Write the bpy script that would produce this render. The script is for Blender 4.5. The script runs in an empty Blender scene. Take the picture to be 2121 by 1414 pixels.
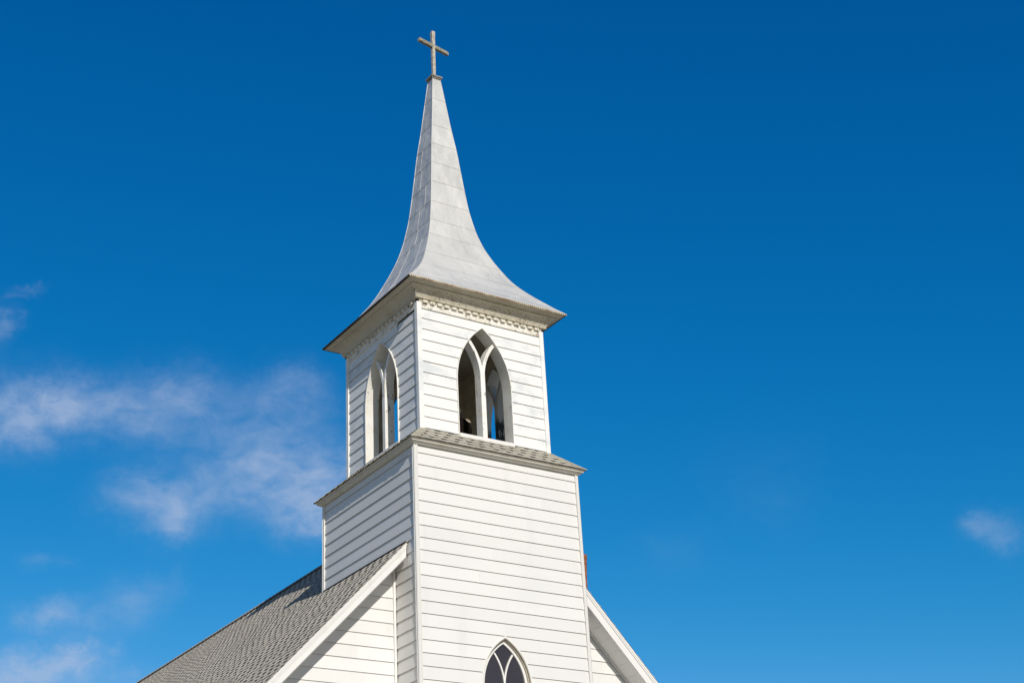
import bpy, math, random
from mathutils import Vector
random.seed(7)
sc = bpy.context.scene
COL = sc.collection

# ------------------------------------------------------------------ camera
cam_d = bpy.data.cameras.new('camera')
cam = bpy.data.objects.new('camera', cam_d)
COL.objects.link(cam)
cam.location = (-13.120016, -21.272758, 1.6)
cam.rotation_euler = (2.02844440, 0.05104135, -0.57759742)
cam_d.sensor_width = 36.0
cam_d.lens = 3170.11 / 2121 * 36
cam_d.clip_end = 5000
sc.camera = cam

# ------------------------------------------------------------------ light
SUN = Vector((-0.174, -0.864, 0.474)).normalized()
sun_d = bpy.data.lights.new('sun', 'SUN')
sun_d.energy = 3.7
sun_d.angle = math.radians(0.5)
sun_d.color = (1.0, 0.955, 0.885)
sun = bpy.data.objects.new('sun', sun_d)
COL.objects.link(sun)
sun.rotation_euler = SUN.to_track_quat('Z', 'Y').to_euler()
sun.location = (-20, -60, 40)

sc.view_settings.view_transform = 'Standard'
sc.view_settings.look = 'None'
sc.view_settings.exposure = 0.0
sc.view_settings.gamma = 1.0

# ------------------------------------------------------------------ world
W = bpy.data.worlds.new('World')
sc.world = W
W.use_nodes = True
wt = W.node_tree
wt.nodes.clear()
def wn(t, **k):
    n = wt.nodes.new(t)
    for a, b in k.items():
        setattr(n, a, b)
    return n
def wmath(op, a, b=None, clamp=False):
    n = wn('ShaderNodeMath', operation=op)
    n.use_clamp = clamp
    for i, v in enumerate((a, b)):
        if v is None: continue
        if isinstance(v, (int, float)): n.inputs[i].default_value = v
        else: wt.links.new(v, n.inputs[i])
    return n.outputs[0]
def wvec(op, a, b=None, scale=None):
    n = wn('ShaderNodeVectorMath', operation=op)
    for i, v in enumerate((a, b)):
        if v is None: continue
        if isinstance(v, tuple): n.inputs[i].default_value = v
        else: wt.links.new(v, n.inputs[i])
    if scale is not None:
        if isinstance(scale, (int, float)): n.inputs['Scale'].default_value = scale
        else: wt.links.new(scale, n.inputs['Scale'])
    return n.outputs['Value'] if op in ('LENGTH', 'DOT_PRODUCT') else n.outputs['Vector']
sky = wn('ShaderNodeTexSky')
sky.sky_type = 'NISHITA'
sky.sun_disc = False
sky.sun_elevation = math.asin(SUN.z)
sky.sun_rotation = math.radians(180) + math.atan2(0.174, 0.864)
sky.altitude = 300
sky.air_density = 1.0
sky.dust_density = 0.3
sky.ozone_density = 2.0
SKY_K = 0.1
sep = wn('ShaderNodeSeparateColor')
wt.links.new(sky.outputs[0], sep.inputs[0])
# a polarised, saturated sky: per-channel power curve  out = k * in^g
CURVE = ((0.0094, 4.5, 4.0), (0.622, 1.19, 6.0), (1.40, 0.873, 7.5))
comb = wn('ShaderNodeCombineColor')
for i, (k, g, top_) in enumerate(CURVE):
    v = wmath('POWER', sep.outputs[i], g)
    v = wmath('MULTIPLY', v, k)
    v = wmath('MINIMUM', v, top_)
    wt.links.new(v, comb.inputs[i])
# paler, less saturated sky on the sun's side
tcs = wn('ShaderNodeTexCoord')
sund = wvec('DOT_PRODUCT', tcs.outputs['Generated'], tuple(Vector((SUN.x, SUN.y, 0)).normalized()))
side = wn('ShaderNodeMapRange'); side.interpolation_type = 'SMOOTHSTEP'
wt.links.new(sund, side.inputs['Value']); side.inputs['From Min'].default_value = -0.05; side.inputs['From Max'].default_value = 0.55
mixs = wn('ShaderNodeMix', data_type='RGBA')
wt.links.new(side.outputs[0], mixs.inputs['Factor'])
wt.links.new(comb.outputs[0], mixs.inputs[6]); wt.links.new(wvec('SCALE', sky.outputs[0], scale=0.6), mixs.inputs[7])
# thin clouds, laid out by compass direction and height above the horizon
tc = wn('ShaderNodeTexCoord')
dirv = tc.outputs['Generated']
sx = wn('ShaderNodeSeparateXYZ')
wt.links.new(dirv, sx.inputs[0])
az = wmath('ARCTAN2', sx.outputs[0], sx.outputs[1])
el = wmath('ARCSINE', sx.outputs[2])
azs = wmath('MULTIPLY', az, 57.2958 * 0.91)
els = wmath('MULTIPLY', el, 57.2958)
cv = wn('ShaderNodeCombineXYZ')
wt.links.new(azs, cv.inputs[0]); wt.links.new(els, cv.inputs[1])
def wnoise(vec, scale, detail, rough, dist=0.0):
    n = wn('ShaderNodeTexNoise')
    n.inputs['Scale'].default_value = scale
    n.inputs['Detail'].default_value = detail
    n.inputs['Roughness'].default_value = rough
    n.inputs['Distortion'].default_value = dist
    wt.links.new(vec, n.inputs['Vector'])
    return n
n1 = wnoise(cv.outputs[0], 0.35, 6, 0.6)
warp = wvec('SCALE', wvec('SUBTRACT', n1.outputs['Color'], (0.5, 0.5, 0.5)), scale=1.6)
n3 = wnoise(cv.outputs[0], 1.7, 9, 0.68)
warp2 = wvec('SCALE', wvec('SUBTRACT', n3.outputs['Color'], (0.5, 0.5, 0.5)), scale=1.0)
wpos = wvec('ADD', wvec('ADD', cv.outputs[0], warp), warp2)
# (azimuth*0.91, elevation, half-width, half-height, strength) in degrees
CLOUDS = [(13.58, 23.38, 1.8, 0.94, 0.95), (15.04, 23.58, 1.33, 0.69, 0.6), (13.26, 22.49, 0.96, 0.68, 0.45), (16.45, 23.67, 1.18, 0.61, 0.35),
          (18.37, 24.21, 1.29, 0.79, 0.5), (19.38, 24.61, 0.87, 0.71, 0.45), (18.76, 23.17, 1.54, 0.88, 0.4), (17.4, 23.29, 0.84, 0.61, 0.25),
          (20.98, 23.59, 1.22, 0.89, 0.3), (22.37, 24.15, 1.06, 0.89, 0.35), (23.06, 24.88, 0.89, 0.63, 0.3), (23.78, 23.99, 0.89, 0.89, 0.3),
          (18.57, 20.36, 1.17, 0.7, 0.75), (17.71, 20.85, 1.0, 0.7, 0.3), (19.27, 19.68, 1.0, 0.61, 0.6), (20.22, 20.93, 1.19, 0.79, 0.5),
          (21.38, 21.83, 1.2, 0.8, 0.5), (22.42, 21.13, 1.38, 0.89, 0.65), (23.45, 21.85, 1.04, 0.89, 0.6), (24.15, 20.42, 1.03, 0.89, 0.75),
          (24.84, 21.66, 1.05, 1.07, 0.7), (23.13, 19.9, 1.2, 0.62, 0.5), (22.39, 22.73, 1.04, 0.62, 0.35), (14.92, 16.13, 0.7, 0.47, 0.55),
          (15.6, 16.41, 0.63, 0.37, 0.4), (16.71, 16.18, 1.11, 0.59, 0.3), (17.78, 16.89, 0.72, 0.68, 0.35), (18.57, 17.16, 0.57, 0.43, 0.25),
          (14.6, 18.14, 0.39, 0.25, 0.2), (15.62, 18.19, 0.4, 0.25, 0.12), (19.36, 17.52, 0.33, 0.52, 0.12), (14.7, 14.13, 1.68, 0.63, 1.41),
          (16.03, 14.74, 0.77, 0.42, 1.05), (16.63, 15.09, 0.62, 0.3, 0.68), (18.24, 14.27, 0.63, 0.34, 0.35), (13.49, 27.75, 0.47, 0.12, 0.25),
          (13.1, 27.45, 0.37, 0.14, 0.2), (12.75, 26.44, 0.36, 0.41, 0.5), (12.71, 25.89, 0.23, 0.34, 0.2), (47.63, 17.47, 0.63, 0.42, 0.42),
          (47.85, 16.92, 0.45, 0.45, 0.35), (47.2, 17.72, 0.33, 0.23, 0.25), (40.33, 19.21, 1.0, 0.79, 0.042), (36.77, 17.81, 1.01, 0.7, 0.042),
          (36.32, 18.39, 0.85, 0.53, 0.03), (40.15, 20.48, 2.01, 1.41, 0.024)]
acc = None
for (a_, e_, rx, ry, s_) in CLOUDS:
    d = wvec('SUBTRACT', wpos, (a_, e_, 0.0))
    d = wvec('MULTIPLY', d, (1 / rx, 1 / ry, 0.0))
    q = wvec('DOT_PRODUCT', d, d)
    g = wmath('MULTIPLY', wmath('EXPONENT', wmath('MULTIPLY', q, -0.85)), s_)
    acc = g if acc is None else wmath('ADD', acc, g)
st = wvec('MULTIPLY', cv.outputs[0], (0.8, 1.25, 1.0))
n2 = wnoise(st, 1.0, 10, 0.6, 0.35)
w_ = wmath('MULTIPLY', wmath('SUBTRACT', n2.outputs['Fac'], 0.12), 1.9, True)
alpha = wmath('MULTIPLY', wmath('MULTIPLY', acc, w_), 0.60)
alpha = wmath('MINIMUM', alpha, 0.62)
mixc = wn('ShaderNodeMix', data_type='RGBA')
wt.links.new(alpha, mixc.inputs['Factor'])
wt.links.new(mixs.outputs[2], mixc.inputs[6])
mixc.inputs[7].default_value = (4.3, 5.25, 7.1, 1)
bg = wn('ShaderNodeBackground')
bg.inputs['Strength'].default_value = SKY_K
wt.links.new(mixc.outputs[2], bg.inputs['Color'])
wo = wn('ShaderNodeOutputWorld')
wt.links.new(bg.outputs[0], wo.inputs['Surface'])

# ------------------------------------------------------------------ materials
class NT:
    def __init__(s, name):
        s.m = bpy.data.materials.new(name); s.m.use_nodes = True
        s.t = s.m.node_tree; s.b = s.t.nodes['Principled BSDF']
        s.tc = s.t.nodes.new('ShaderNodeTexCoord')
        s.geo = s.t.nodes.new('ShaderNodeNewGeometry')
    def n(s, t, **k):
        x = s.t.nodes.new(t)
        for a, b in k.items(): setattr(x, a, b)
        return x
    def put(s, v, sock):
        if isinstance(v, bpy.types.NodeSocket): s.t.links.new(v, sock)
        else:
            if isinstance(v, tuple) and len(v) == 3 and sock.type == 'RGBA': v = v + (1,)
            sock.default_value = v
    def noise(s, scale, detail=4, rough=0.55, stretch=None, dist=0.0, color=False):
        x = s.n('ShaderNodeTexNoise')
        x.inputs['Scale'].default_value = scale; x.inputs['Detail'].default_value = detail
        x.inputs['Roughness'].default_value = rough; x.inputs['Distortion'].default_value = dist
        v = s.tc.outputs['Object']
        if stretch:
            mp = s.n('ShaderNodeMapping'); mp.inputs['Scale'].default_value = stretch
            s.t.links.new(v, mp.inputs[0]); v = mp.outputs[0]
        s.t.links.new(v, x.inputs['Vector'])
        return x.outputs['Color' if color else 'Fac']
    def ramp(s, v, a, b):
        x = s.n('ShaderNodeMapRange'); x.interpolation_type = 'SMOOTHSTEP'
        s.put(v, x.inputs['Value']); x.inputs['From Min'].default_value = a; x.inputs['From Max'].default_value = b
        return x.outputs[0]
    def mix(s, f, a, b, mode='MIX'):
        x = s.n('ShaderNodeMix', data_type='RGBA', blend_type=mode)
        s.put(f, x.inputs['Factor']); s.put(a, x.inputs[6]); s.put(b, x.inputs[7])
        return x.outputs[2]
    def math(s, op, a, b=0.0):
        x = s.n('ShaderNodeMath', operation=op); s.put(a, x.inputs[0]); s.put(b, x.inputs[1])
        return x.outputs[0]
    def val(s, v, lo, hi):
        x = s.n('ShaderNodeMapRange'); s.put(v, x.inputs['Value'])
        x.inputs['To Min'].default_value = lo; x.inputs['To Max'].default_value = hi
        return x.outputs[0]
    def hsv(s, c, v):
        x = s.n('ShaderNodeHueSaturation'); s.put(c, x.inputs['Color']); s.put(v, x.inputs['Value'])
        return x.outputs[0]
    def bump(s, h, strength, dist=0.01):
        x = s.n('ShaderNodeBump'); s.put(h, x.inputs['Height'])
        x.inputs['Strength'].default_value = strength; x.inputs['Distance'].default_value = dist
        s.t.links.new(x.outputs[0], s.b.inputs['Normal'])
    def done(s, color, rough=0.6, metal=0.0, spec=None):
        s.put(color, s.b.inputs['Base Color']); s.put(rough, s.b.inputs['Roughness'])
        s.put(metal, s.b.inputs['Metallic'])
        if spec is not None: s.b.inputs['Specular IOR Level'].default_value = spec
        return s.m
M = {}
def mk_vinyl():
    t = NT('vinyl_siding')
    isl = t.val(t.geo.outputs['Random Per Island'], 0.935, 1.0)
    c = t.mix(t.ramp(t.noise(1.1, 5), 0.45, 0.75), (0.775, 0.762, 0.735), (0.74, 0.732, 0.71))
    c = t.mix(t.math('MULTIPLY', t.ramp(t.noise(3.0, 6, 0.6, (1, 1, 0.18)), 0.56, 0.80), 0.35), c, (0.62, 0.61, 0.585))
    c = t.hsv(c, isl)
    t.bump(t.noise(60, 2), 0.06, 0.002)
    return t.done(c, 0.55, spec=0.3)
M['vinyl'] = mk_vinyl()
def mk_paint():
    t = NT('weathered_white_paint')
    isl = t.val(t.geo.outputs['Random Per Island'], 0.96, 1.0)
    c = t.mix(t.ramp(t.noise(2.2, 6, 0.6, (1, 1, 1.6)), 0.46, 0.70), (0.84, 0.83, 0.80), (0.67, 0.69, 0.70))
    c = t.mix(t.math('MULTIPLY', t.ramp(t.noise(6.0, 6, 0.65, (1, 1, 0.25)), 0.58, 0.75), 0.4), c, (0.58, 0.59, 0.59))
    c = t.hsv(c, isl)
    t.bump(t.noise(45, 4), 0.12, 0.003)
    return t.done(c, 0.6, spec=0.3)
M['paint'] = mk_paint()
def mk_trim(name, base, dirt, amt=0.4):
    t = NT(name)
    c = t.mix(t.math('MULTIPLY', t.ramp(t.noise(5, 6, 0.6, (1, 1, 0.5)), 0.5, 0.75), amt), base, dirt)
    t.bump(t.noise(50, 3), 0.08, 0.002)
    return t.done(c, 0.5, spec=0.35)
M['trim'] = mk_trim('white_trim', (0.78, 0.765, 0.73), (0.60, 0.58, 0.53))
M['post'] = mk_trim('grey_white_corner_trim', (0.70, 0.685, 0.65), (0.58, 0.57, 0.54))
M['gutter'] = mk_trim('aged_fascia_trim', (0.62, 0.59, 0.51), (0.45, 0.38, 0.27), 0.6)
def mk_peel(name, base, wood, amount, scale=22, stretch=(1, 1, 1), sunward=False):
    t = NT(name)
    n = t.noise(scale, 5, 0.62, stretch)
    big = t.noise(2.3, 3)
    thr = t.math('ADD', n, t.math('MULTIPLY', big, 0.25))
    f = t.ramp(thr, 0.80 - amount, 0.83 - amount)
    st = t.math('MULTIPLY', t.ramp(t.noise(3.5, 5, 0.6), 0.42, 0.75), 0.6)
    c = t.mix(st, base, (base[0] * 0.78, base[1] * 0.72, base[2] * 0.6))
    fleck = t.ramp(t.noise(scale * 1.3, 3, 0.6, stretch), 0.63, 0.66)
    if sunward:      # flaking is worst on the side that gets the weather
        xyz = t.n('ShaderNodeSeparateXYZ'); t.t.links.new(t.tc.outputs['Object'], xyz.inputs[0])
        k = t.math('MULTIPLY', t.ramp(t.math('MULTIPLY', xyz.outputs[1], -1.0), 1.32, 1.36), t.math('SUBTRACT', 1.0, t.ramp(xyz.outputs[2], 14.05, 14.08)))
        fleck = t.math('MULTIPLY', fleck, k); f = t.math('MULTIPLY', f, t.math('ADD', 0.12, k))
    c = t.mix(fleck, c, (0.80, 0.78, 0.70))
    c = t.mix(f, c, wood)
    t.bump(t.math('SUBTRACT', t.math('MULTIPLY', fleck, 0.7), f), 0.7, 0.006)
    return t.done(c, 0.75, spec=0.2)
M['cornice'] = mk_peel('peeling_cream_cornice', (0.57, 0.52, 0.415), (0.27, 0.23, 0.17), 0.10, 26, (1, 1, 1.8), True)
M['frieze'] = mk_peel('peeling_white_frieze', (0.80, 0.77, 0.70), (0.46, 0.40, 0.33), 0.10, 14)
M['dentil'] = mk_peel('peeling_dentil_paint', (0.73, 0.69, 0.59), (0.30, 0.26, 0.20), 0.09, 24)
M['tracery'] = mk_peel('peeling_white_tracery', (0.84, 0.83, 0.79), (0.42, 0.39, 0.34), 0.055, 16, (1, 1, 0.35))
M['jamb'] = mk_peel('old_window_paint', (0.80, 0.785, 0.735), (0.50, 0.48, 0.44), 0.02, 16, (1, 1, 0.35))
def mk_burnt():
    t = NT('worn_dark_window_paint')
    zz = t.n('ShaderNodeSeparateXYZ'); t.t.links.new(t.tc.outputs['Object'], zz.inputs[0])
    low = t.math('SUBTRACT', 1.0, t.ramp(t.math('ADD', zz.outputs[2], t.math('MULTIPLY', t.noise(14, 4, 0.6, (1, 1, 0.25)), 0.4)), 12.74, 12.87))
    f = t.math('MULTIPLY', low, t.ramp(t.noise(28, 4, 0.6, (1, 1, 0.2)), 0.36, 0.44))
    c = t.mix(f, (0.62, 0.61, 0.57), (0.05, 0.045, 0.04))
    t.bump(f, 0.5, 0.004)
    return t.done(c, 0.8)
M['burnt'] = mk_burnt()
def mk_metal():
    t = NT('painted_sheet_metal')
    isl = t.val(t.geo.outputs['Random Per Island'], 0.95, 1.03)
    c = t.mix(t.ramp(t.noise(1.6, 6, 0.6, (1, 1, 0.5)), 0.40, 0.70), (0.66, 0.648, 0.615), (0.56, 0.555, 0.535))
    c = t.mix(t.math('MULTIPLY', t.ramp(t.noise(9, 6, 0.65, (1, 1, 0.12)), 0.50, 0.75), 0.45), c, (0.40, 0.405, 0.40))
    c = t.mix(t.ramp(t.noise(30, 2, 0.5), 0.76, 0.79), c, (0.30, 0.2, 0.12))
    c = t.hsv(c, isl)
    h = t.math('ADD', t.noise(3.2, 2, 0.4), t.math('MULTIPLY', t.noise(26, 3), 0.04))
    t.bump(h, 0.8, 0.05)
    return t.done(c, 0.48, 0.15, spec=0.35)
M['metal'] = mk_metal()
def mk_drip():
    t = NT('rusty_perforated_drip_edge')
    zz = t.n('ShaderNodeSeparateXYZ'); t.t.links.new(t.tc.outputs['Object'], zz.inputs[0])
    s = t.math('ADD', zz.outputs[0], zz.outputs[1])
    w = t.math('SINE', t.math('MULTIPLY', s, 150.0))
    f = t.ramp(t.math('ADD', w, t.math('MULTIPLY', t.noise(18, 3), 1.2)), 1.2, 1.5)
    c = t.mix(t.ramp(t.noise(4, 4), 0.4, 0.65), (0.60, 0.52, 0.38), (0.34, 0.24, 0.14))
    return t.done(t.mix(f, c, (0.06, 0.045, 0.03)), 0.8)
M['drip'] = mk_drip()
def mk_shingle(name, a, b):
    t = NT(name)
    r = t.geo.outputs['Random Per Island']
    c = t.mix(r, a, b)
    c = t.mix(t.math('MULTIPLY', t.ramp(t.noise(0.9, 5), 0.45, 0.75), 0.45), c, tuple(x * 0.66 for x in a))
    c = t.mix(t.ramp(t.noise(140, 2, 0.7), 0.42, 0.62), t.hsv(c, 0.88), t.hsv(c, 1.1))
    t.bump(t.noise(160, 2), 0.35, 0.004)
    return t.done(c, 0.95, spec=0.1)
M['shingle'] = mk_shingle('asphalt_shingle', (0.53, 0.485, 0.41), (0.43, 0.395, 0.335))
M['granule'] = mk_shingle('dark_granule_band', (0.045, 0.04, 0.03), (0.07, 0.063, 0.05))
M['skirt_shingle'] = mk_shingle('weathered_tan_shingle', (0.49, 0.455, 0.375), (0.41, 0.38, 0.315))
M['hip'] = mk_shingle('tan_hip_shingle', (0.50, 0.465, 0.36), (0.43, 0.405, 0.325))
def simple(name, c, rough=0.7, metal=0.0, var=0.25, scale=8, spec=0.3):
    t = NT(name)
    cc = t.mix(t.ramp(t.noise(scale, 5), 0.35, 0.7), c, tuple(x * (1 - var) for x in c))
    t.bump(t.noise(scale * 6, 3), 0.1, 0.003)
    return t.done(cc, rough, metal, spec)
M['wood'] = mk_peel('weathered_cross_wood', (0.53, 0.49, 0.42), (0.32, 0.28, 0.22), 0.12, 46, (1, 1, 0.5))
M['arm'] = mk_peel('weathered_cross_arm_wood', (0.31, 0.30, 0.235), (0.18, 0.16, 0.12), 0.12, 40, (0.5, 1, 1))
M['glass'] = simple('dark_window_pane', (0.045, 0.043, 0.055), 0.35, 0, 0.1, 3, 0.25)
M['iron'] = simple('black_bell_iron', (0.012, 0.009, 0.007), 0.95, spec=0.05)
M['beam'] = simple('old_yoke_timber', (0.42, 0.36, 0.27), 0.8)
M['steel'] = simple('dull_grey_iron', (0.16, 0.15, 0.14), 0.6, 0.3)
M['rust'] = simple('rusty_pipe', (0.36, 0.13, 0.055), 0.75, 0.1, 0.45, 12)
M['dark'] = simple('black_vent_plastic', (0.02, 0.02, 0.022), 0.8)
M['recess_shade'] = simple('dark_recess_shade', (0.06, 0.04, 0.028), 0.7)  # dark brown standing in for shadow in narrow recesses
M['drip_shade'] = simple('shade_darkened_drip_edge', (0.075, 0.06, 0.045), 0.8, 0, 0.5, 14)  # shaded version of the drip edge, darkness put into the colour
M['lap'] = simple('lap_shade_and_grime', (0.38, 0.35, 0.30), 0.8, 0, 0.3, 6)  # shade under the laps painted into the colour, with some grime
M['cap'] = simple('grey_cap_boards', (0.30, 0.28, 0.25), 0.8, 0, 0.4, 20)
M['reveal'] = mk_trim('tan_window_reveal', (0.50, 0.455, 0.37), (0.34, 0.28, 0.20), 0.7)
M['stone'] = simple('foundation_stone', (0.32, 0.31, 0.29), 0.9)
def mk_inner():
    t = NT('beadboard_lining')
    zz = t.n('ShaderNodeSeparateXYZ'); t.t.links.new(t.tc.outputs['Object'], zz.inputs[0])
    fr = t.math('FRACT', t.math('MULTIPLY', zz.outputs[2], 1 / 0.055))
    g = t.ramp(fr, 0.84, 0.95)
    c = t.mix(t.ramp(t.noise(5, 5), 0.4, 0.7), (0.64, 0.57, 0.42), (0.50, 0.43, 0.31))
    c = t.mix(g, c, (0.27, 0.225, 0.155))
    t.bump(t.math('SUBTRACT', 1.0, g), 0.6, 0.006)
    return t.done(c, 0.8)
M['inner'] = mk_inner()
def mk_ceil():
    t = NT('beadboard_ceiling')
    zz = t.n('ShaderNodeSeparateXYZ'); t.t.links.new(t.tc.outputs['Object'], zz.inputs[0])
    fr = t.math('FRACT', t.math('MULTIPLY', zz.outputs[1], 1 / 0.075))
    g = t.ramp(fr, 0.84, 0.95)
    c = t.mix(g, (0.42, 0.38, 0.29), (0.12, 0.1, 0.07))
    return t.done(c, 0.8)
M['ceil'] = mk_ceil()
def mk_ground():
    t = NT('dry_lawn')
    c = t.mix(t.ramp(t.noise(0.15, 6), 0.35, 0.7), (0.26, 0.22, 0.14), (0.35, 0.29, 0.20))
    c = t.mix(t.ramp(t.noise(6, 5), 0.4, 0.7), c, (0.19, 0.17, 0.10))
    t.bump(t.noise(30, 4), 0.5, 0.03)
    return t.done(c, 0.95)
M['ground'] = mk_ground()
def mk_concrete():
    t = NT('pale_concrete')
    c = t.mix(t.ramp(t.noise(0.8, 6), 0.35, 0.7), (0.46, 0.44, 0.40), (0.38, 0.36, 0.33))
    t.bump(t.noise(60, 3), 0.3, 0.004)
    return t.done(c, 0.9)
M['concrete'] = mk_concrete()

# ------------------------------------------------------------------ mesh helpers
class MB:
    def __init__(s): s.v = []; s.f = []; s.alt = []
    def face(s, *pts):
        i = len(s.v); s.v.extend([tuple(p) for p in pts]); s.f.append(tuple(range(i, i + len(pts))))
    def hexa(s, b, t):          # bottom 4, top 4, shared vertices (one island)
        i = len(s.v); s.v.extend([tuple(p) for p in b] + [tuple(p) for p in t])
        s.f += [(i+3, i+2, i+1, i), (i+4, i+5, i+6, i+7)]
        for k in range(4):
            j = (k + 1) % 4
            s.f.append((i+k, i+j, i+4+j, i+4+k))
    def box(s, x0, x1, y0, y1, z0, z1):
        s.hexa([(x0,y0,z0),(x1,y0,z0),(x1,y1,z0),(x0,y1,z0)], [(x0,y0,z1),(x1,y0,z1),(x1,y1,z1),(x0,y1,z1)])
    def grid(s, rows, close=False):
        i = len(s.v); n = len(rows[0])
        for r in rows: s.v.extend([tuple(p) for p in r])
        for a in range(len(rows) - 1):
            for b in range(n if close else n - 1):
                c = (b + 1) % n
                s.f.append((i+a*n+b, i+a*n+c, i+(a+1)*n+c, i+(a+1)*n+b))
    def tube(s, pts, r, n=12, cap=True):
        rows = []
        for k, p in enumerate(pts):
            p = Vector(p); q = Vector(pts[min(k+1, len(pts)-1)]) - Vector(pts[max(k-1, 0)])
            q.normalize(); a = q.orthogonal().normalized() if k == 0 else (a - q * a.dot(q)).normalized()
            b = q.cross(a); rr = r[k] if isinstance(r, (list, tuple)) else r
            rows.append([p + a*rr*math.cos(2*math.pi*j/n) + b*rr*math.sin(2*math.pi*j/n) for j in range(n)])
        i = len(s.v); s.grid(rows, True)
        if cap:
            s.f.append(tuple(range(i+n-1, i-1, -1))); m = i + n*(len(rows)-1); s.f.append(tuple(range(m, m+n)))
    def build(s, name, mat, parent=None, label=None, smooth=False):
        me = bpy.data.meshes.new(name); me.from_pydata(s.v, [], s.f); me.materials.append(M[mat])
        if s.alt:
            me.materials.append(M[s.alt_mat])
            for k in s.alt: me.polygons[k].material_index = 1
        me.update()
        if smooth:
            for p in me.polygons: p.use_smooth = True
        o = bpy.data.objects.new(name, me); COL.objects.link(o)
        if parent is not None: o.parent = parent
        if label: o['label'] = label
        return o
def thing(name, label, cat, loc=(0, 0, 0), group=None):
    o = bpy.data.objects.new(name, None); COL.objects.link(o); o.location = loc
    o['label'] = label; o['category'] = cat
    if group: o['group'] = group
    o.empty_display_size = 0.3
    return o
# face frames: P(u, d, z) with u left-to-right seen from outside and d the distance from the tower's axis
FR = {
    'front': lambda u, d, z: (u, -d, z),
    'left': lambda u, d, z: (-d, -u, z),
    'right': lambda u, d, z: (d, u, z),
    'back': lambda u, d, z: (-u, d, z),
}
# measured dimensions (metres)
A, B_, EX = 1.307, 1.618, 0.2032
ZREF = 10.925
A_BOT, A_TOP = 11.50, 13.85
RIDGE, SL, SR = 11.15, 1.035, 1.085
YW, YF = -0.90, -1.30       # gable wall and rake planes

church = thing('church', 'white clapboard church with a square belfry, grey metal spire and shingled gable roof', 'church')

# ------------------------------------------------------------------ ground
g = MB(); g.face((-1500, -1500, 0), (1500, -1500, 0), (1500, 1500, 0), (-1500, 1500, 0))
go = g.build('ground', 'ground'); go['kind'] = 'structure'
g = MB(); g.face((-30, -12, 0.004), (30, -12, 0.004), (30, -3.2, 0.004), (-30, -3.2, 0.004))
go = g.build('path', 'concrete'); go['kind'] = 'structure'

# ------------------------------------------------------------------ arches
class Arch:
    def __init__(s, hw, spring, apex, u0=0.0):
        rise = apex - spring
        s.R = (hw*hw + rise*rise) / (2*hw); s.c = s.R - hw; s.hw = hw; s.spring = spring; s.apex = apex; s.u0 = u0
    def w(s, z, t=0.0):
        if z <= s.spring: return s.hw + t
        q = (s.R + t)**2 - (z - s.spring)**2
        if q <= 0: return 0
        return max(0.0, math.sqrt(q) - s.c)
    def top(s, t=0.0): return s.spring + math.sqrt((s.R + t)**2 - s.c**2)
    def pts(s, t, zb, n=18):            # left foot -> apex -> right foot
        ph = math.acos(s.c / (s.R + t))
        r = [(s.hw + t, zb)] + [(-s.c + (s.R + t)*math.cos(ph*k/n), s.spring + (s.R + t)*math.sin(ph*k/n)) for k in range(n + 1)]
        return [(s.u0 - a, z) for a, z in r] + [(s.u0 + a, z) for a, z in reversed(r[:-1])]
def arch_ring(mb, P, ar, t0, t1, zb0, zb1, d0, d1, n=18):
    """band between outline t0 (inner) and t1 (outer), from distance d0 (front) back to d1, with a closed bottom bar if zb1 < zb0"""
    a = ar.pts(t0, zb0, n); b = ar.pts(t1, zb1, n)
    if zb1 < zb0: a = a + [a[0]]; b = b + [b[0]]
    ring = [[P(u, d0, z) for u, z in a], [P(u, d0, z) for u, z in b], [P(u, d1, z) for u, z in b], [P(u, d1, z) for u, z in a], [P(u, d0, z) for u, z in a]]
    mb.grid(ring)

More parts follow.
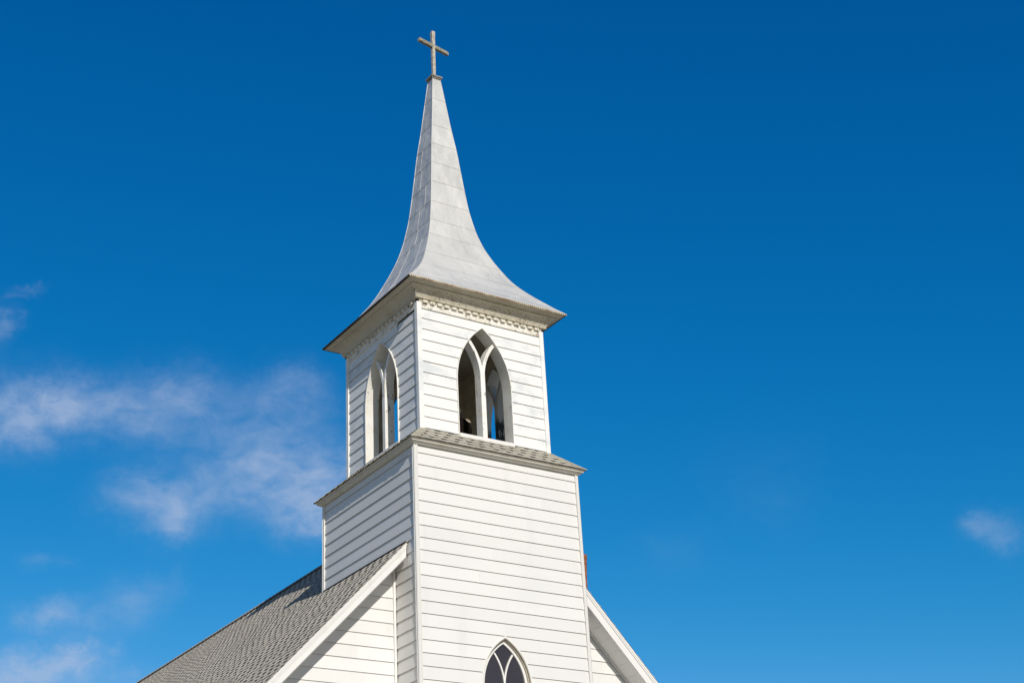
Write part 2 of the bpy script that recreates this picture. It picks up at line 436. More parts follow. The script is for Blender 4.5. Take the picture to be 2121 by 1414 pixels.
def siding(mb, P, u0, u1, zlo, zhi, dout, ar=None, t=0.0, zb=None, skip=None, joints=True):
    k = math.floor((zlo - ZREF) / EX)
    while True:
        z0 = ZREF + k*EX; z1 = z0 + EX; k += 1
        if z0 >= zhi: break
        if z1 <= zlo: continue
        def dd(z): return dout - 0.015*(z - z0)/EX
        a, b = max(z0, zlo), min(z1, zhi)
        cut = ar is not None and b > zb and a < ar.top(t)
        if not cut:
            segs = [(u0, u1)]
            if joints and random.random() < 0.75:
                j = u0 + (u1 - u0)*random.uniform(0.15, 0.85); segs = [(u0, j), (j, u1)]
            if skip and skip[2] < (a + b)/2 < skip[3]:
                segs = [(u0, skip[0]), (skip[0], skip[1]), (skip[1], u1)]
            for q, (s0, s1) in enumerate(segs):
                off = 0.0009*q
                if skip and skip[2] < (a + b)/2 < skip[3]: off = -0.024 if q == 1 else 0
                i = len(mb.v)
                mb.v += [P(s0, dout - 0.017 + off, a), P(s1, dout - 0.017 + off, a), P(s1, dd(a) + off, a), P(s0, dd(a) + off, a),
                         P(s1, dd(b) + off, b), P(s0, dd(b) + off, b)]
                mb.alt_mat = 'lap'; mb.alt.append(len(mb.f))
                mb.f += [(i, i+1, i+2, i+3), (i+3, i+2, i+4, i+5)]
                if q: # end grain at the joint
                    mb.face(P(s0, dd(a) - 0.03, a), P(s0, dd(a) + off, a), P(s0, dd(b) + off, b), P(s0, dd(b) - 0.03, b))
        else:
            zs = [a]; n = 8
            brk = [z for z in (zb, ar.top(t)) if a < z < b]
            zs = sorted(set([a + (b - a)*i/n for i in range(n + 1)] + brk))
            for side in (-1, 1):
                e = u0 if side < 0 else u1
                rows = []
                for z in zs:
                    w = 0.0 if z < zb - 1e-6 else ar.w(z, t)
                    rows.append([P(e, dd(z), z), P(ar.u0 + side*w, dd(z), z)][::(1 if side < 0 else -1)])
                mb.grid([[r[0], r[1]] for r in rows])
                w = 0.0 if a < zb else ar.w(a, t)
                us = (u0, ar.u0 - w) if side < 0 else (ar.u0 + w, u1)
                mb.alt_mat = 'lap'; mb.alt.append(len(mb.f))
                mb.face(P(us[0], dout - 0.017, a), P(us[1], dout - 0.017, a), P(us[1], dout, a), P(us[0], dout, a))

# ------------------------------------------------------------------ lower tower walls
low_win = Arch(0.447, 7.30, 8.05, -0.025)
for s in ('front', 'left', 'right', 'back'):
    mb = MB(); P = FR[s]
    if s == 'front':
        siding(mb, P, -B_ + 0.05, B_ - 0.05, 0.4, 11.12, B_ - 0.018, low_win, 0.03, 5.2)
    else:
        siding(mb, P, -B_ + 0.05, B_ - 0.05, 0.4, 11.12, B_ - 0.018)
    mb.build('tower_wall', 'vinyl', church, {'front': 'sunlit front wall of the tower in white lap siding', 'left': 'side wall of the tower raked by low sun'}.get(s))
# corner boards, lower tower: an L-shaped moulding
for sx_ in (-1, 1):
    for sy_ in (-1, 1):
        mb = MB()
        for (zz0, zz1, o) in ((0.4, 7.85, 0.0), (7.85, 10.36, 0.0015), (10.36, 11.09, 0.003)):
            r = 0.012
            prof = [(B_ - 0.068, B_ - 0.03), (B_ - 0.068, B_ + o), (B_ - 0.05, B_ + o), (B_ - 0.046, B_ - 0.006 + o), (B_ - 0.014, B_ - 0.006 + o), (B_ - r, B_ + o)]
            prof = prof + [(B_ + o, B_ - r)] + [(b, a) for a, b in reversed(prof[:-1])]
            mb.grid([[(sx_*a, sy_*b, z) for a, b in prof] for z in (zz0, zz1)])
            mb.f.append(tuple(range(len(mb.v) - 2*len(prof), len(mb.v) - len(prof))))
        mb.build('corner_board', 'post', church)

# lower pointed window
P = FR['front']
mb = MB()
arch_ring(mb, P, low_win, -0.008, 0.002, 5.25, 5.23, B_ - 0.026, B_ - 0.14)
arch_ring(mb, P, low_win, -0.022, -0.008, 5.27, 5.25, B_ - 0.062, B_ - 0.14)
cs = MB(); arch_ring(cs, P, low_win, 0.002, 0.031, 5.23, 5.20, B_ - 0.0185, B_ - 0.06)
lw = mb.build('arched_window', 'reveal', church, 'dark glazed pointed window with white curved glazing bars')
cs.build('casing', 'trim', lw)
mb = MB(); arch_ring(mb, P, low_win, -0.066, -0.022, 5.31, 5.27, B_ - 0.092, B_ - 0.14); mb.build('sash', 'trim', lw)
mb = MB()
pts = low_win.pts(-0.05, 5.28)
mb.v += [P(u, B_ - 0.125, z) for u, z in pts]; mb.f.append(tuple(range(len(pts))))
mb.build('pane', 'glass', lw)
def arc_band(mb, P, u0, side, zs, r, z_end, hwid, d0, d1, z_start=None, n=16):
    """curved bar leaving u0 upward and bending towards side; arc of radius r starting vertical at zs"""
    ph1 = math.asin((z_end - zs)/r); ph0 = 0 if z_start is None else math.asin((z_start - zs)/r)
    rows = []
    cu = u0 + side*r
    def pt(rad, ph): return (cu - side*rad*math.cos(ph), zs + rad*math.sin(ph))
    for k in range(n + 1):
        ph = ph0 + (ph1 - ph0)*k/n
        a = pt(r - hwid, ph); b = pt(r + hwid, ph)
        rows.append([P(a[0], d0, a[1]), P(b[0], d0, b[1]), P(b[0], d1, b[1]), P(a[0], d1, a[1])])
    mb.grid(rows, True)
    i = len(mb.v) - 4*(n + 1); mb.f += [(i+3, i+2, i+1, i), tuple(range(len(mb.v) - 4, len(mb.v)))]
mb = MB()
def bar(mb, P, u0, u1, d0, d1, z0, z1):
    mb.hexa([P(u0, d0, z0), P(u1, d0, z0), P(u1, d1, z0), P(u0, d1, z0)], [P(u0, d0, z1), P(u1, d0, z1), P(u1, d1, z1), P(u0, d1, z1)])
u0 = low_win.u0
bar(mb, P, u0 - 0.014, u0 + 0.014, B_ - 0.100, B_ - 0.135, 5.28, 7.42)
arc_band(mb, P, u0, -1, 7.30, 0.86, 7.815, 0.014, B_ - 0.101, B_ - 0.135)
arc_band(mb, P, u0, 1, 7.30, 0.86, 7.815, 0.014, B_ - 0.102, B_ - 0.135)
bar(mb, P, u0 - 0.42, u0 + 0.42, B_ - 0.103, B_ - 0.135, 7.275, 7.302)
bar(mb, P, u0 - 0.42, u0 + 0.42, B_ - 0.103, B_ - 0.135, 6.275, 6.302)
mb.build('glazing_bar', 'trim', lw)

# ------------------------------------------------------------------ belfry
def belfry_side(s):
    P = FR[s]
    hw = 0.57 if s == 'left' else 0.54
    ar = Arch(hw, 12.54, 13.632)
    ZB = 11.50
    mb = MB()
    skip = (0.614, 1.237, 13.55, 13.70) if s == 'left' else None
    siding(mb, P, -A + 0.06, A - 0.06, A_BOT - 0.15, 13.752, A - 0.014, ar, 0.012, ZB, skip)
    wl = mb.build('belfry_wall', 'paint', church, {'front': 'bright belfry front in worn white clapboard', 'left': 'belfry side clapboards with the top board broken off'}.get(s))
    if s == 'left':   # dark bars painted for the shade in the slot where the board slipped
        mb = MB()
        bar(mb, P, 0.62, 1.235, A - 0.0165, A - 0.060, 13.722, 13.750)
        bar(mb, P, 0.600, 0.612, A - 0.016, A - 0.060, 13.56, 13.735)
        mb.build('board_gap_shade', 'recess_shade', wl)
    # frieze board under the dentils
    mb = MB(); bar(mb, P, -A + 0.085, A - 0.085, A - 0.003, A - 0.05, 13.752, 13.86)
    mb.build('frieze_board', 'frieze', church)
    # opening lining
    mb = MB()
    arch_ring(mb, P, ar, 0.0, 0.016, ZB + 0.05, ZB + 0.0, A + 0.002, A - 0.262)
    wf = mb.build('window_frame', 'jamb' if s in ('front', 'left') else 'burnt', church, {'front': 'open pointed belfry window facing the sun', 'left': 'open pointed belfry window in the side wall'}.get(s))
    mb = MB()
    bar(mb, P, -hw - 0.005, hw + 0.005, A + (0.022 if s != 'left' else -0.002), A - 0.2, ZB - 0.02, ZB + (0.052 if s != 'left' else 0.012))
    mb.build('window_sill', 'tracery' if s != 'front' else 'trim', wf)
    # mullion and the two curved arms
    d0 = A - 0.050; d1 = A - 0.235
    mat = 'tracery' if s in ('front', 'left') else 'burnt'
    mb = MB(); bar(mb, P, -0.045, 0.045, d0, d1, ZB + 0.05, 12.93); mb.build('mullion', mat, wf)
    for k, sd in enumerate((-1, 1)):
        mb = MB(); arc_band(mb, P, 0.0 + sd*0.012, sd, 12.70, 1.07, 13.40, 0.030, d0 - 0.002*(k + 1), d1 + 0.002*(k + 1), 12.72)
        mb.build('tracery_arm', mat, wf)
    # inner lining wall
    mb = MB()
    di = A - 0.262
    zs = [11.45 + 0.0635*i for i in range(39)]
    zs = sorted(z for z in set(zs + [ZB, ar.top()]) if z <= 13.88)
    for side in (-1, 1):
        rows = []
        for z in zs:
            w = ar.w(z) if z > ZB - 1e-6 else 0.0
            rows.append([P(side*(di), di, z), P(side*w, di, z)])
        mb.grid(rows)
    mb.build('inner_lining', 'inner', church)
for s in ('front', 'left', 'right', 'back'):
    belfry_side(s)
for sx_ in (-1, 1):
    for sy_ in (-1, 1):
        mb = MB()
        w_b = 0.088; r = 0.006
        prof = [(A - w_b, A - 0.05), (A - w_b, A), (A - r, A), (A, A - r), (A, A - w_b), (A - 0.05, A - w_b)]
        mb.grid([[(sx_*a, sy_*b, z) for a, b in prof] for z in (A_BOT - 0.15, 13.8955)])
        mb.build('corner_board', 'paint', church)
# belfry floor and ceiling
mb = MB(); mb.box(-A + 0.05, A - 0.05, -A + 0.05, A - 0.05, 11.38, 11.47); mb.build('belfry_floor', 'beam', church)
mb = MB(); mb.box(-A + 0.06, A - 0.06, -A + 0.06, A - 0.06, 13.80, 13.90); mb.build('belfry_ceiling', 'ceil', church)

# ------------------------------------------------------------------ square sweeps
def sweep(mb, prof):
    """profile of (r, z); four mitred sides, each side its own faces"""
    for s in ('front', 'left', 'right', 'back'):
        P = FR[s]
        mb.grid([[P(-r, r, z), P(r, r, z)] for r, z in prof])
# cornice: bed bead, cove, bead, crown
mb = MB()
prof = [(A - 0.02, 13.895), (A + 0.012, 13.895), (A + 0.012, 13.906), (1.344, 13.908), (1.353, 13.913), (1.355, 13.926), (1.346, 13.934),
        (1.352, 13.945), (1.362, 13.968), (1.378, 13.992), (1.400, 14.018), (1.428, 14.043), (1.460, 14.060),
        (1.488, 14.066), (1.498, 14.068), (1.503, 14.074), (1.503, 14.088), (1.498, 14.094), (1.530, 14.100), (1.545, 14.106),
        (1.560, 14.118), (1.585, 14.120), (1.600, 14.123), (1.600, 14.138), (1.40, 14.20)]
sweep(mb, prof)
cornice = mb.build('cornice', 'cornice', church, 'cream coved cornice with peeling paint below the spire')
for s in ('front', 'left', 'right', 'back'):
    P = FR[s]
    n = 17
    for k in range(n):
        u = -A + 0.155 + (2*A - 0.31)*k/(n - 1)
        mb = MB()
        h0 = 13.848 + random.uniform(-0.003, 0.003)
        bar(mb, P, u - 0.045, u + 0.045, A + 0.036, A - 0.01, h0, 13.894)
        mb.build('dentil', 'dentil', cornice)
    # little bed strip behind the dentils, darker paint standing in for their shade
    mb = MB(); bar(mb, P, -A - 0.006, A + 0.006, A + 0.006, A - 0.04, 13.864, 13.900); mb.build('bed_strip', 'cornice', cornice)
# ------------------------------------------------------------------ spire
SP = [(14.148, 1.617), (14.30, 1.465), (14.46, 1.322), (14.62, 1.180), (14.84, 1.012), (15.00, 0.912), (15.24, 0.795), (15.44, 0.706), (15.72, 0.600),
      (15.97, 0.528), (16.16, 0.485), (16.47, 0.431), (16.64, 0.406), (17.10, 0.358), (17.55, 0.316), (18.03, 0.270), (18.50, 0.213), (19.20, 0.140), (19.73, 0.084)]
def pr(z):
    if z <= SP[0][0]: return SP[0][1]
    if z >= SP[-1][0]: return SP[-1][1]
    for i in range(len(SP) - 1):
        if SP[i][0] <= z <= SP[i+1][0]:
            def m(j):
                if j <= 0: return (SP[1][1]-SP[0][1])/(SP[1][0]-SP[0][0])
                if j >= len(SP)-1: return (SP[-1][1]-SP[-2][1])/(SP[-1][0]-SP[-2][0])
                return (SP[j+1][1]-SP[j-1][1])/(SP[j+1][0]-SP[j-1][0])
            h = SP[i+1][0]-SP[i][0]; t = (z-SP[i][0])/h
            return ((2*t**3-3*t*t+1)*SP[i][1]+(t**3-2*t*t+t)*h*m(i)+(-2*t**3+3*t*t)*SP[i+1][1]+(t**3-t*t)*h*m(i+1))
seams = [14.148, 14.30, 14.50, 14.83, 15.25, 15.78, 16.16, 16.62, 17.10, 17.555, 18.025, 18.50, 19.18, 19.73]
spire = None
VS = {'front': [0.62, 0.30, 0.74, 0.45, 0.26, 0.57, 0.38, 0.44, 0.34, 0.36, None, None, None],
      'left': [0.35, 0.72, 0.55, 0.42, 0.40, 0.55, 0.50, 0.72, 0.42, 0.36, None, None, None]}
for s in ('front', 'left', 'right', 'back'):
    P = FR[s]; mb = MB(); seam_meshes = []
    for k in range(len(seams) - 1):
        z0, z1 = seams[k], seams[k+1]; n = 6
        rows = []
        v = VS.get(s, VS['front'])[k]
        for i in range(n + 1):
            t = i/n; z = z0 + (z1 - z0)*t
            o = 0.0055*(1 - t)
            rows.append((pr(z) + o, z - 0.004*(1 - t)))
        cuts = [-1, 1] if v is None else [-1, v*2 - 1, 1]
        if v is not None and k < 5: cuts = [-1, v*2 - 1, min(0.94, v*2 - 1 + (0.75 if v < 0.5 else 0.5)), 1]
        for c in range(len(cuts) - 1):
            i0 = len(mb.v)
            rr = [(pr(z0) - 0.004, z0)] + rows
            mb.grid([[P(r*cuts[c], r + 0.0008*c, z), P(r*cuts[c+1], r + 0.0008*c, z)] for r, z in rr])
            if c: # raised lock seam
                w = 0.0045
                sm = MB(); seam_meshes.append(sm)
                sm.grid([[P(r*cuts[c] - w, r - 0.002, z), P(r*cuts[c] - w, r + 0.005, z), P(r*cuts[c] + w, r + 0.005, z), P(r*cuts[c] + w, r - 0.002, z)] for r, z in rows])
    o = mb.build('spire_face', 'metal', church, {'front': 'sunlit face of the flared metal spire', 'left': 'shaded face of the flared metal spire'}.get(s))
    for sm in seam_meshes: sm.build('lock_seam', 'metal', o)
# hip beads
for sx_ in (-1, 1):
    for sy_ in (-1, 1):
        zs = [14.15 + (19.72 - 14.15)*(i/60)**1.2 for i in range(61)]
        mb = MB(); mb.tube([(sx_*(pr(z) + 0.004), sy_*(pr(z) + 0.004), z) for z in zs], 0.006, 6)
        mb.build('spire_hip', 'metal', church, smooth=True)
for s in ('front', 'left', 'right', 'back'):
    P = FR[s]; mb = MB()
    mb.grid([[P(-r, r, z), P(r, r, z)] for r, z in [(1.590, 14.122), (1.622, 14.122), (1.628, 14.134), (1.628, 14.152), (1.612, 14.158)]])
    mb.build('drip_edge', 'drip' if s == 'front' else 'drip_shade', church)  # all sides but the sunny front take the shade-coloured version
# cap
mb = MB()
for r, z0, z1 in ((0.092, 19.70, 19.722), (0.106, 19.722, 19.742), (0.124, 19.748, 19.778), (0.09, 19.742, 19.748), (0.118, 19.778, 19.784)):
    mb.box(-r, r, -r, r, z0, z1)
mb.build('spire_cap', 'cap', church)
# ------------------------------------------------------------------ cross
mb = MB()
rows = []
cx = -0.003
N = 14
for i in range(N + 1):
    t = i/N; z = 19.78 + (20.925 - 19.78)*t
    w = 0.029 + 0.006*t + random.uniform(-0.0015, 0.0015); x = cx + 0.006*t
    rows.append([(x - w, -w, z), (x + w, -w, z), (x + w, w, z), (x - w, w, z)])
mb.grid(rows, True); mb.f += [(3, 2, 1, 0), tuple(range(len(mb.v) - 4, len(mb.v)))]
crs = mb.build('cross', 'wood', church, 'weathered wooden cross on top of the spire')
mb = MB()
ang = math.radians(9); tilt = math.radians(-1.5)
ca = Vector((math.cos(ang)*math.cos(tilt), math.sin(ang), math.sin(tilt))); cn = Vector((-ca.y, ca.x, 0)).normalized(); cu = ca.cross(cn)
cc = Vector((0.008, 0.0, 20.56))
rows = []
for i in range(13):
    t = -0.375 + 0.75*i/12
    h = 0.037 + random.uniform(-0.0015, 0.001); dpt = 0.032
    rows.append([cc + ca*t - cn*dpt - cu*h, cc + ca*t - cn*dpt + cu*h, cc + ca*t + cn*dpt + cu*h, cc + ca*t + cn*dpt - cu*h])
mb.grid(rows, True); mb.f += [(3, 2, 1, 0), tuple(range(len(mb.v) - 4, len(mb.v)))]
mb.build('cross_arm', 'arm', crs)

# ------------------------------------------------------------------ shingles
def shingles(mb, org, along, up, length, slope_len, exp_, lim=None, tab=(0.10, 0.16), gap=(0.06, 0.12), thick=0.009, keep=None, band=0.035):
    # courses of laminated shingles; lim(s0, s1) gives the limits of a course along the eave
    mb.alt_mat = 'granule'
    org, along, up = Vector(org), Vector(along), Vector(up)
    nor = along.cross(up); nor.normalize()
    if nor.z < 0: nor = -nor
    n = int(math.ceil(slope_len/exp_))
    def pt(v, s, h): return org + along*v + up*s + nor*h
    for j in range(n):
        s0 = j*exp_; s1 = min(s0 + exp_, slope_len)
        v0, v1 = (0, length) if lim is None else lim(s0, s1)
        if v1 - v0 < 0.03: continue
        sB = s0 - 0.004
        # backing strips, one metre each
        v = v0
        vv = random.uniform(0.3, 1.0)
        while v < v1 - 1e-6:
            ve = min(v + vv, v1); vv = 1.0
            if v1 - ve < 0.1: ve = v1
            if keep is None or keep(pt((v+ve)/2, s0, 0)):
                a, b = pt(v, sB, 0.008), pt(ve, sB, 0.008); c, d = pt(ve, s1 + 0.01, 0.001), pt(v, s1 + 0.01, 0.001)
                i = len(mb.v)
                mb.v += [tuple(x) for x in (pt(v, sB, -0.002), pt(ve, sB, -0.002), b, a, c, d)]
                mb.alt.append(len(mb.f)); mb.f += [(i, i+1, i+2, i+3), (i+3, i+2, i+4, i+5)]
            v = ve
        v = v0 + random.uniform(-0.1, 0.1)
        while v < v1:
            wd = random.uniform(*tab); a = max(v, v0); b = min(v + wd, v1)
            if b - a > 0.02 and (keep is None or keep(pt((a+b)/2, s0, 0))):
                sk = random.uniform(-0.004, 0.004)
                lo = sB - 0.003 + sk
                tp = 0.012
                i = len(mb.v)
                aa, bb = a + 0.008, b - 0.008
                mb.v += [tuple(x) for x in (pt(a, lo, 0.003), pt(b, lo, 0.003), pt(b, lo, 0.006 + thick), pt(a, lo, 0.006 + thick),
                                            pt(bb, s1 + 0.008, 0.0015 + thick*0.6), pt(aa, s1 + 0.008, 0.0015 + thick*0.6),
                                            pt(bb, s1 + 0.008, 0.0), pt(aa, s1 + 0.008, 0.0))]
                mb.alt.append(len(mb.f)); mb.f += [(i, i+1, i+2, i+3), (i+3, i+2, i+4, i+5), (i, i+3, i+5, i+7), (i+1, i+6, i+4, i+2)]
            gp = random.uniform(*gap)
            g0, g1 = max(b, v0), min(b + gp, v1)
            if g1 - g0 > 0.02 and (keep is None or keep(pt((g0+g1)/2, s0, 0))):   # dark granule band in the slot
                h = 0.0035
                mb.alt.append(len(mb.f))
                mb.face(pt(g0 + 0.004, s1 - band, h + 0.0012), pt(g1 - 0.004, s1 - band, h + 0.0012), pt(g1 - 0.004, s1 + 0.006, h), pt(g0 + 0.004, s1 + 0.006, h))
            v += wd + gp

# skirt roof round the foot of the belfry
E_R, E_Z, T_R, T_Z = 1.722, 11.132, A - 0.01, 11.512
sk_len = math.hypot(E_R - T_R, T_Z - E_Z)
run = (E_R - T_R)/sk_len
for s in ('front', 'left', 'right', 'back'):
    P = FR[s]; mb = MB()
    o0 = Vector(P(-E_R, E_R, E_Z)); al = (Vector(P(E_R, E_R, E_Z)) - o0).normalized(); up = (Vector(P(0, T_R, T_Z)) - Vector(P(0, E_R, E_Z))).normalized()
    shingles(mb, o0, al, up, 2*E_R, sk_len, sk_len/4.0, lim=lambda a, b: (run*b, 2*E_R - run*b), tab=(0.10, 0.16), gap=(0.06, 0.12), thick=0.006, band=0.036)
    # deck under the shingles
    mb.face(P(-E_R, E_R, E_Z - 0.006), P(E_R, E_R, E_Z - 0.006), P(T_R, T_R, T_Z - 0.006), P(-T_R, T_R, T_Z - 0.006))
    mb.build('skirt_roof', 'skirt_shingle', church)
for sx_ in (-1, 1):
    for sy_ in (-1, 1):
        mb = MB(); n = 6
        bot = Vector((sx_*(E_R + 0.012), sy_*(E_R + 0.012), E_Z - 0.004)); top = Vector((sx_*T_R, sy_*T_R, T_Z))
        for k in range(n):
            t0 = k/n; t1 = (k + 1.25)/n
            p0 = bot.lerp(top, t0); p1 = bot.lerp(top, min(t1, 1.06))
            h0, h1 = 0.013, 0.006
            wv = (0.15 if sy_ < 0 else 0.08) + random.uniform(-0.01, 0.01)
            for (ax, sg) in ((0, sx_), (1, sy_)):
                d = Vector((0, 0, 0)); d[ax] = -sg*wv          # runs level along that eave
                nn = Vector((0, 0, 0)); nn[1 - ax] = (sy_ if ax == 0 else sx_)*0.7; nn.z = 0.72
                q0 = p0 + Vector((0, 0, 1))*h0; q1 = p1 + Vector((0, 0, 1))*h1
                slump = up_shift = (top - bot).normalized()*0.0
                a, b, c, e = q0, p0 + d + nn*0.014, p1 + d*0.95 + nn*0.006, q1
                mb.face(a, b, c, e)
                mb.face(a, p0, p0 + d, b)
                mb.face(b, p0 + d, p1 + d*0.95, c)
        mb.build('hip_cap', 'hip', church)
mb = MB()
sweep(mb, [(1.60, 11.134), (1.712, 11.130), (1.709, 11.122), (1.684, 11.103), (1.691, 11.100), (1.691, 11.088), (1.684, 11.084), (1.672, 11.081), (1.658, 11.072), (1.646, 11.062), (1.636, 11.054), (1.60, 11.052)])
mb.build('eave_moulding', 'gutter', church, 'narrow moulded eave trim round the skirt roof')

# ------------------------------------------------------------------ bell
bell = thing('bell', 'black iron bell hanging behind the open belfry window', 'bell', (0, 0, 11.47))
def lathe(mb, prof, n=36):
    mb.grid([[(r*math.cos(2*math.pi*k/n), r*math.sin(2*math.pi*k/n), z) for k in range(n)] for r, z in prof], True)
mb = MB()
lathe(mb, [(0.0, 0.91), (0.22, 0.905), (0.33, 0.885), (0.395, 0.845), (0.435, 0.79), (0.455, 0.72), (0.458, 0.64), (0.452, 0.55), (0.455, 0.45), (0.475, 0.36), (0.50, 0.30), (0.485, 0.29), (0.44, 0.36), (0.42, 0.5), (0.42, 0.65), (0.38, 0.80), (0.25, 0.86), (0, 0.87)])
mb.build('bell_body', 'iron', bell, smooth=True)
mb = MB(); mb.tube([(0, 0, 0.88), (0, 0, 0.42)], 0.015, 8); mb.tube([(0, 0, 0.42), (0, 0, 0.38), (0, 0, 0.32)], [0.03, 0.06, 0.03], 10); mb.build('clapper', 'iron', bell)
mb = MB(); mb.hexa([(-0.62, -0.2, 0.965), (0.40, -0.2, 0.875), (0.40, -0.1, 0.875), (-0.62, -0.1, 0.965)], [(-0.62, -0.2, 1.01), (0.37, -0.2, 0.925), (0.37, -0.1, 0.925), (-0.62, -0.1, 1.01)])
mb.build('yoke', 'beam', bell)
mb = MB(); mb.tube([(0.30, -0.08, 0.93), (0.27, -0.1, 1.00), (0.235, -0.12, 1.10), (0.18, -0.13, 1.18), (0.10, -0.13, 1.24), (-0.02, -0.13, 1.26)], 0.012, 8); mb.build('bell_crank', 'steel', bell)
for sx_ in (-1, 1):
    mb = MB()
    for sy_ in (-1, 1):
        mb.tube([(sx_*0.50, 0.25 + sy_*0.10, 0.0), (sx_*0.50, 0.20 + sy_*0.03, 0.62)], 0.016, 8)
    mb.build('bell_stand', 'beam', bell)

# ------------------------------------------------------------------ nave: walls
EAVE = 5.2
def rz(x): return RIDGE - (SL if x < 0 else SR)*abs(x)
XR = EAVE*SL/SR
for sgn in (-1, 1):
    sl_ = SL if sgn < 0 else SR; xe = (EAVE if sgn < 0 else XR) - 0.35
    mb = MB()
    k0 = math.floor((0.4 - ZREF)/EX)
    for k in range(k0, 10):
        z0 = ZREF + k*EX; z1 = z0 + EX
        if z0 < 0.35: continue
        def xl(z): return min(xe, (RIDGE - 0.16 - z)/sl_)
        a0, a1 = xl(z0), xl(z1)
        if a0 <= B_: break
        a1 = max(a1, B_ - 0.02)
        d0, d1 = YW, YW + 0.015
        ii = len(mb.v)
        cut = [B_ - 0.02]
        if a1 > B_ + 0.8 and random.random() < 0.7: cut.append(random.uniform(B_ + 0.4, a1 - 0.2))
        cut.append(None)
        for q in range(len(cut) - 1):
            l = cut[q]; r0 = cut[q+1] if cut[q+1] else a0; r1 = cut[q+1] if cut[q+1] else a1
            o = -0.0009*q
            pts_ = [(sgn*l, d1 + 0.002, z0), (sgn*r0, d1 + 0.002, z0), (sgn*r0, d0 + o, z0), (sgn*l, d0 + o, z0), (sgn*r1, d1 + o, z1), (sgn*l, d1 + o, z1)]
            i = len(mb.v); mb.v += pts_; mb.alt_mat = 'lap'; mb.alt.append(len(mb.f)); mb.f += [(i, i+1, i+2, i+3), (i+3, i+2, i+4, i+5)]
    mb.build('gable_wall', 'vinyl', church, 'gable wall in white lap siding under the ' + ('long roof slope' if sgn < 0 else 'bare rake with panelled soffit'))
    mb = MB(); x0 = sgn*(B_ - 0.012)
    mb.box(min(x0, x0 + sgn*0.036), max(x0, x0 + sgn*0.036), YW - 0.024, YW + 0.02, 0.4, rz(sgn*1.64) - 0.24)
    mb.build('inside_corner_trim', 'trim', church)
    # side wall
    mb = MB()
    for k in range(k0, -5):
        z0 = ZREF + k*EX; z1 = z0 + EX
        if z0 < 0.35 or z1 > rz(sgn*xe) - 0.05: continue
        x = sgn*xe
        i = len(mb.v)
        mb.v += [(x - sgn*0.012, YW, z0), (x - sgn*0.012, 20.4, z0), (x, 20.4, z0), (x, YW, z0), (x - sgn*0.011, 20.4, z1), (x - sgn*0.011, YW, z1)]
        mb.f += [(i, i+1, i+2, i+3), (i+3, i+2, i+4, i+5)]
    mb.build('side_wall', 'vinyl', church)
mb = MB(); xe = EAVE - 0.35
mb.face((-xe, 20.4, 0.3), (XR - 0.35, 20.4, 0.3), (XR - 0.35, 20.4, rz(XR) - 0), (0, 20.4, RIDGE - 0.1), (-xe, 20.4, rz(-EAVE)))
mb.build('back_wall', 'vinyl', church)
mb = MB(); mb.box(-xe + 0.03, XR - 0.38, YW + 0.03, 20.36, 0.0, 0.42); mb.box(-B_ + 0.05, B_ - 0.05, -B_ + 0.05, YW + 0.03, 0.0, 0.42)
mb.build('foundation', 'stone', church)

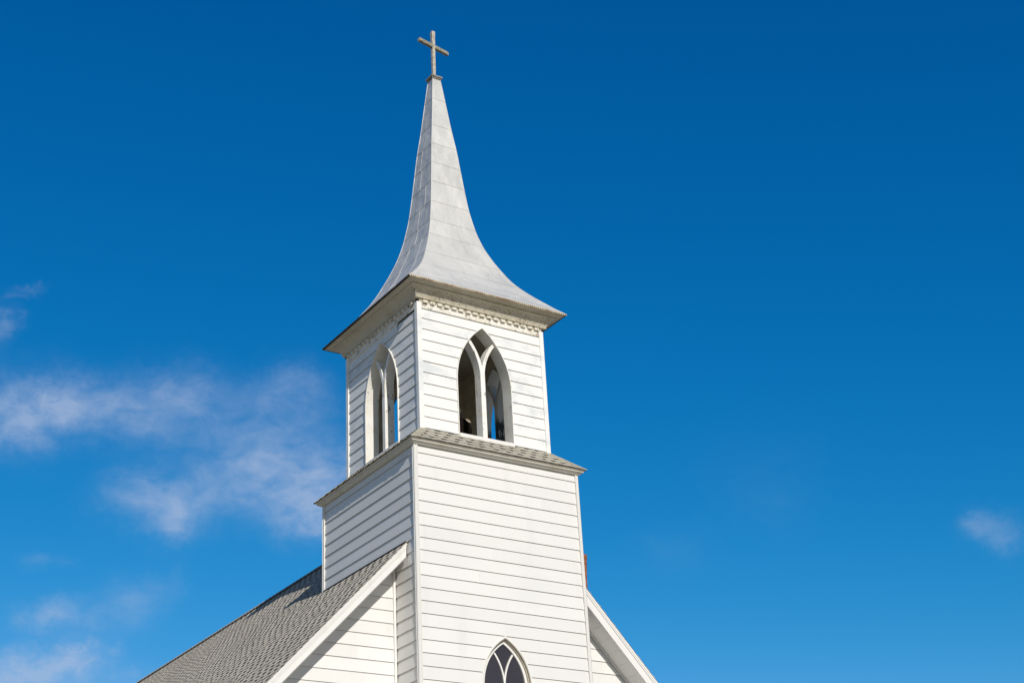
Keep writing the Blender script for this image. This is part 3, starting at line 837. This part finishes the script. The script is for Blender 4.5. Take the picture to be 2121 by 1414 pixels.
# ------------------------------------------------------------------ nave: roof
for sgn in (-1, 1):
    sl_ = SL if sgn < 0 else SR; xe = EAVE if sgn < 0 else XR
    ln = math.hypot(xe, xe*sl_); up = Vector((-sgn*xe, 0, xe*sl_)).normalized()
    mb = MB()
    Y0, Y1 = YF - 0.030, 20.8
    org = Vector((sgn*xe, Y0, RIDGE - sl_*xe))
    def keep(p): return not (abs(p.x) < B_ - 0.03 and p.y < B_ - 0.06)
    shingles(mb, org, (0, 1, 0), up, Y1 - Y0, ln, 0.136, keep=keep, tab=(0.11, 0.16), gap=(0.08, 0.12), thick=0.008, band=0.045)
    # deck sheet
    nrm = Vector((sgn*sl_, 0, 1)).normalized()
    for (ya, yb, xa) in ((YF + 0.002, B_ - 0.05, B_ - 0.04), (B_ - 0.05, Y1, 0.0)):
        p = [Vector((sgn*xe, ya, RIDGE - sl_*xe)), Vector((sgn*xe, yb, RIDGE - sl_*xe)), Vector((sgn*xa, yb, RIDGE - sl_*xa)), Vector((sgn*xa, ya, RIDGE - sl_*xa))]
        mb.hexa([q - nrm*0.03 for q in p], [q - nrm*0.004 for q in p])
    roof = mb.build('nave_roof', 'shingle', church, 'grey shingled roof slope ' + ('in the sun beside the tower' if sgn < 0 else 'hidden behind the rake'))
    # rake boards
    z_off = Vector((0, 0, 0))
    def rake(mb, x0, x1, top, bot, y0, y1):
        a = [(sgn*x0, y0, RIDGE - sl_*x0 - bot), (sgn*x1, y0, RIDGE - sl_*x1 - bot), (sgn*x1, y1, RIDGE - sl_*x1 - bot), (sgn*x0, y1, RIDGE - sl_*x0 - bot)]
        b = [(p[0], p[1], p[2] + bot - top) for p in a]
        mb.hexa(a, b)
    hgt = 0.235 if sgn < 0 else 0.275
    mb = MB()
    rake(mb, B_ + 0.001, xe, 0.015, hgt, YF, YF + 0.025)
    rake(mb, B_ + 0.001, xe, 0.006, 0.085, YF - 0.014, YF)
    rake(mb, B_ + 0.001, xe, -0.004, 0.045, YF - 0.022, YF - 0.014)
    rake(mb, B_ + 0.001, xe, hgt - 0.012, hgt + 0.004, YF + 0.0, YF + 0.05)
    mb.build('rake_board', 'trim', church)
    # soffit of separate panels
    mb = MB(); x = B_ + 0.002; 
    while x < xe:
        x1 = min(x + 0.172, xe)
        rake(mb, x + 0.002, x1 - 0.002, hgt - 0.022, hgt - 0.012 + 0.0, YF + 0.05, YW - 0.026)
        x = x1
    rake(mb, B_ + 0.002, xe, hgt - 0.05, hgt - 0.024, YF + 0.026, YW + 0.02)
    mb.build('soffit', 'trim', church)
    mb = MB(); rake(mb, B_ + 0.025, xe - 0.35, hgt - 0.010, hgt + 0.028, YW - 0.026, YW - 0.006); mb.build('frieze_trim', 'trim', church)
    # eave
    mb = MB(); x = sgn*xe; zz = RIDGE - sl_*xe
    mb.box(min(x, x - sgn*0.02), max(x, x - sgn*0.02), YF, 20.7, zz - 0.2, zz - 0.01)
    mb.box(min(x - sgn*0.02, x - sgn*0.35), max(x - sgn*0.02, x - sgn*0.35), YF + 0.03, 20.6, zz - 0.2, zz - 0.18)
    mb.build('eave_fascia', 'trim', church)
    # dark strip painted as the recess shadow where roof meets tower
    if sgn < 0:
        mb = MB(); z0 = rz(-B_)
        mb.box(-B_ - 0.006, -B_ + 0.03, YF + 0.01, B_ - 0.075, z0 - 0.02, z0 + 0.036); mb.build('junction_shade', 'recess_shade', church)
# ridge vent with cap shingles
mb = MB(); 
mb.box(-0.11, 0.11, B_ - 0.02, 20.75, RIDGE - 0.13, RIDGE - 0.055); mb.build('ridge_vent', 'dark', church)
mb = MB(); y = B_ - 0.02
while y < 20.7:
    y1 = y + 0.16
    for sg, sl_ in ((-1, SL), (1, SR)):
        zc = RIDGE + 0.030; w = 0.14
        p = [(0, y, zc + 0.008), (sg*w, y, zc + 0.008 - w*sl_*0.88), (sg*w, y1, zc - w*sl_*0.88), (0, y1, zc)]
        q = [(a, b, c - 0.006) for a, b, c in p]
        mb.hexa(q, p)
    y = y1
mb.build('ridge_cap', 'shingle', church)
# flue pipe on the far slope
mb = MB(); px, py = 2.845, 0.03
mb.tube([(px - 0.005, py, rz(px) - 0.15), (px - 0.005, py, 9.80), (px, py, 10.24)], [0.03, 0.03, 0.052], 16); mb.tube([(px, py, 10.22), (px, py, 10.30)], 0.058, 16)
mb.tube([(px, py, rz(px) - 0.1), (px, py, rz(px) + 0.12)], 0.085, 16)
mb.build('flue_pipe', 'rust', church, 'rusty flue pipe just behind the tower corner')
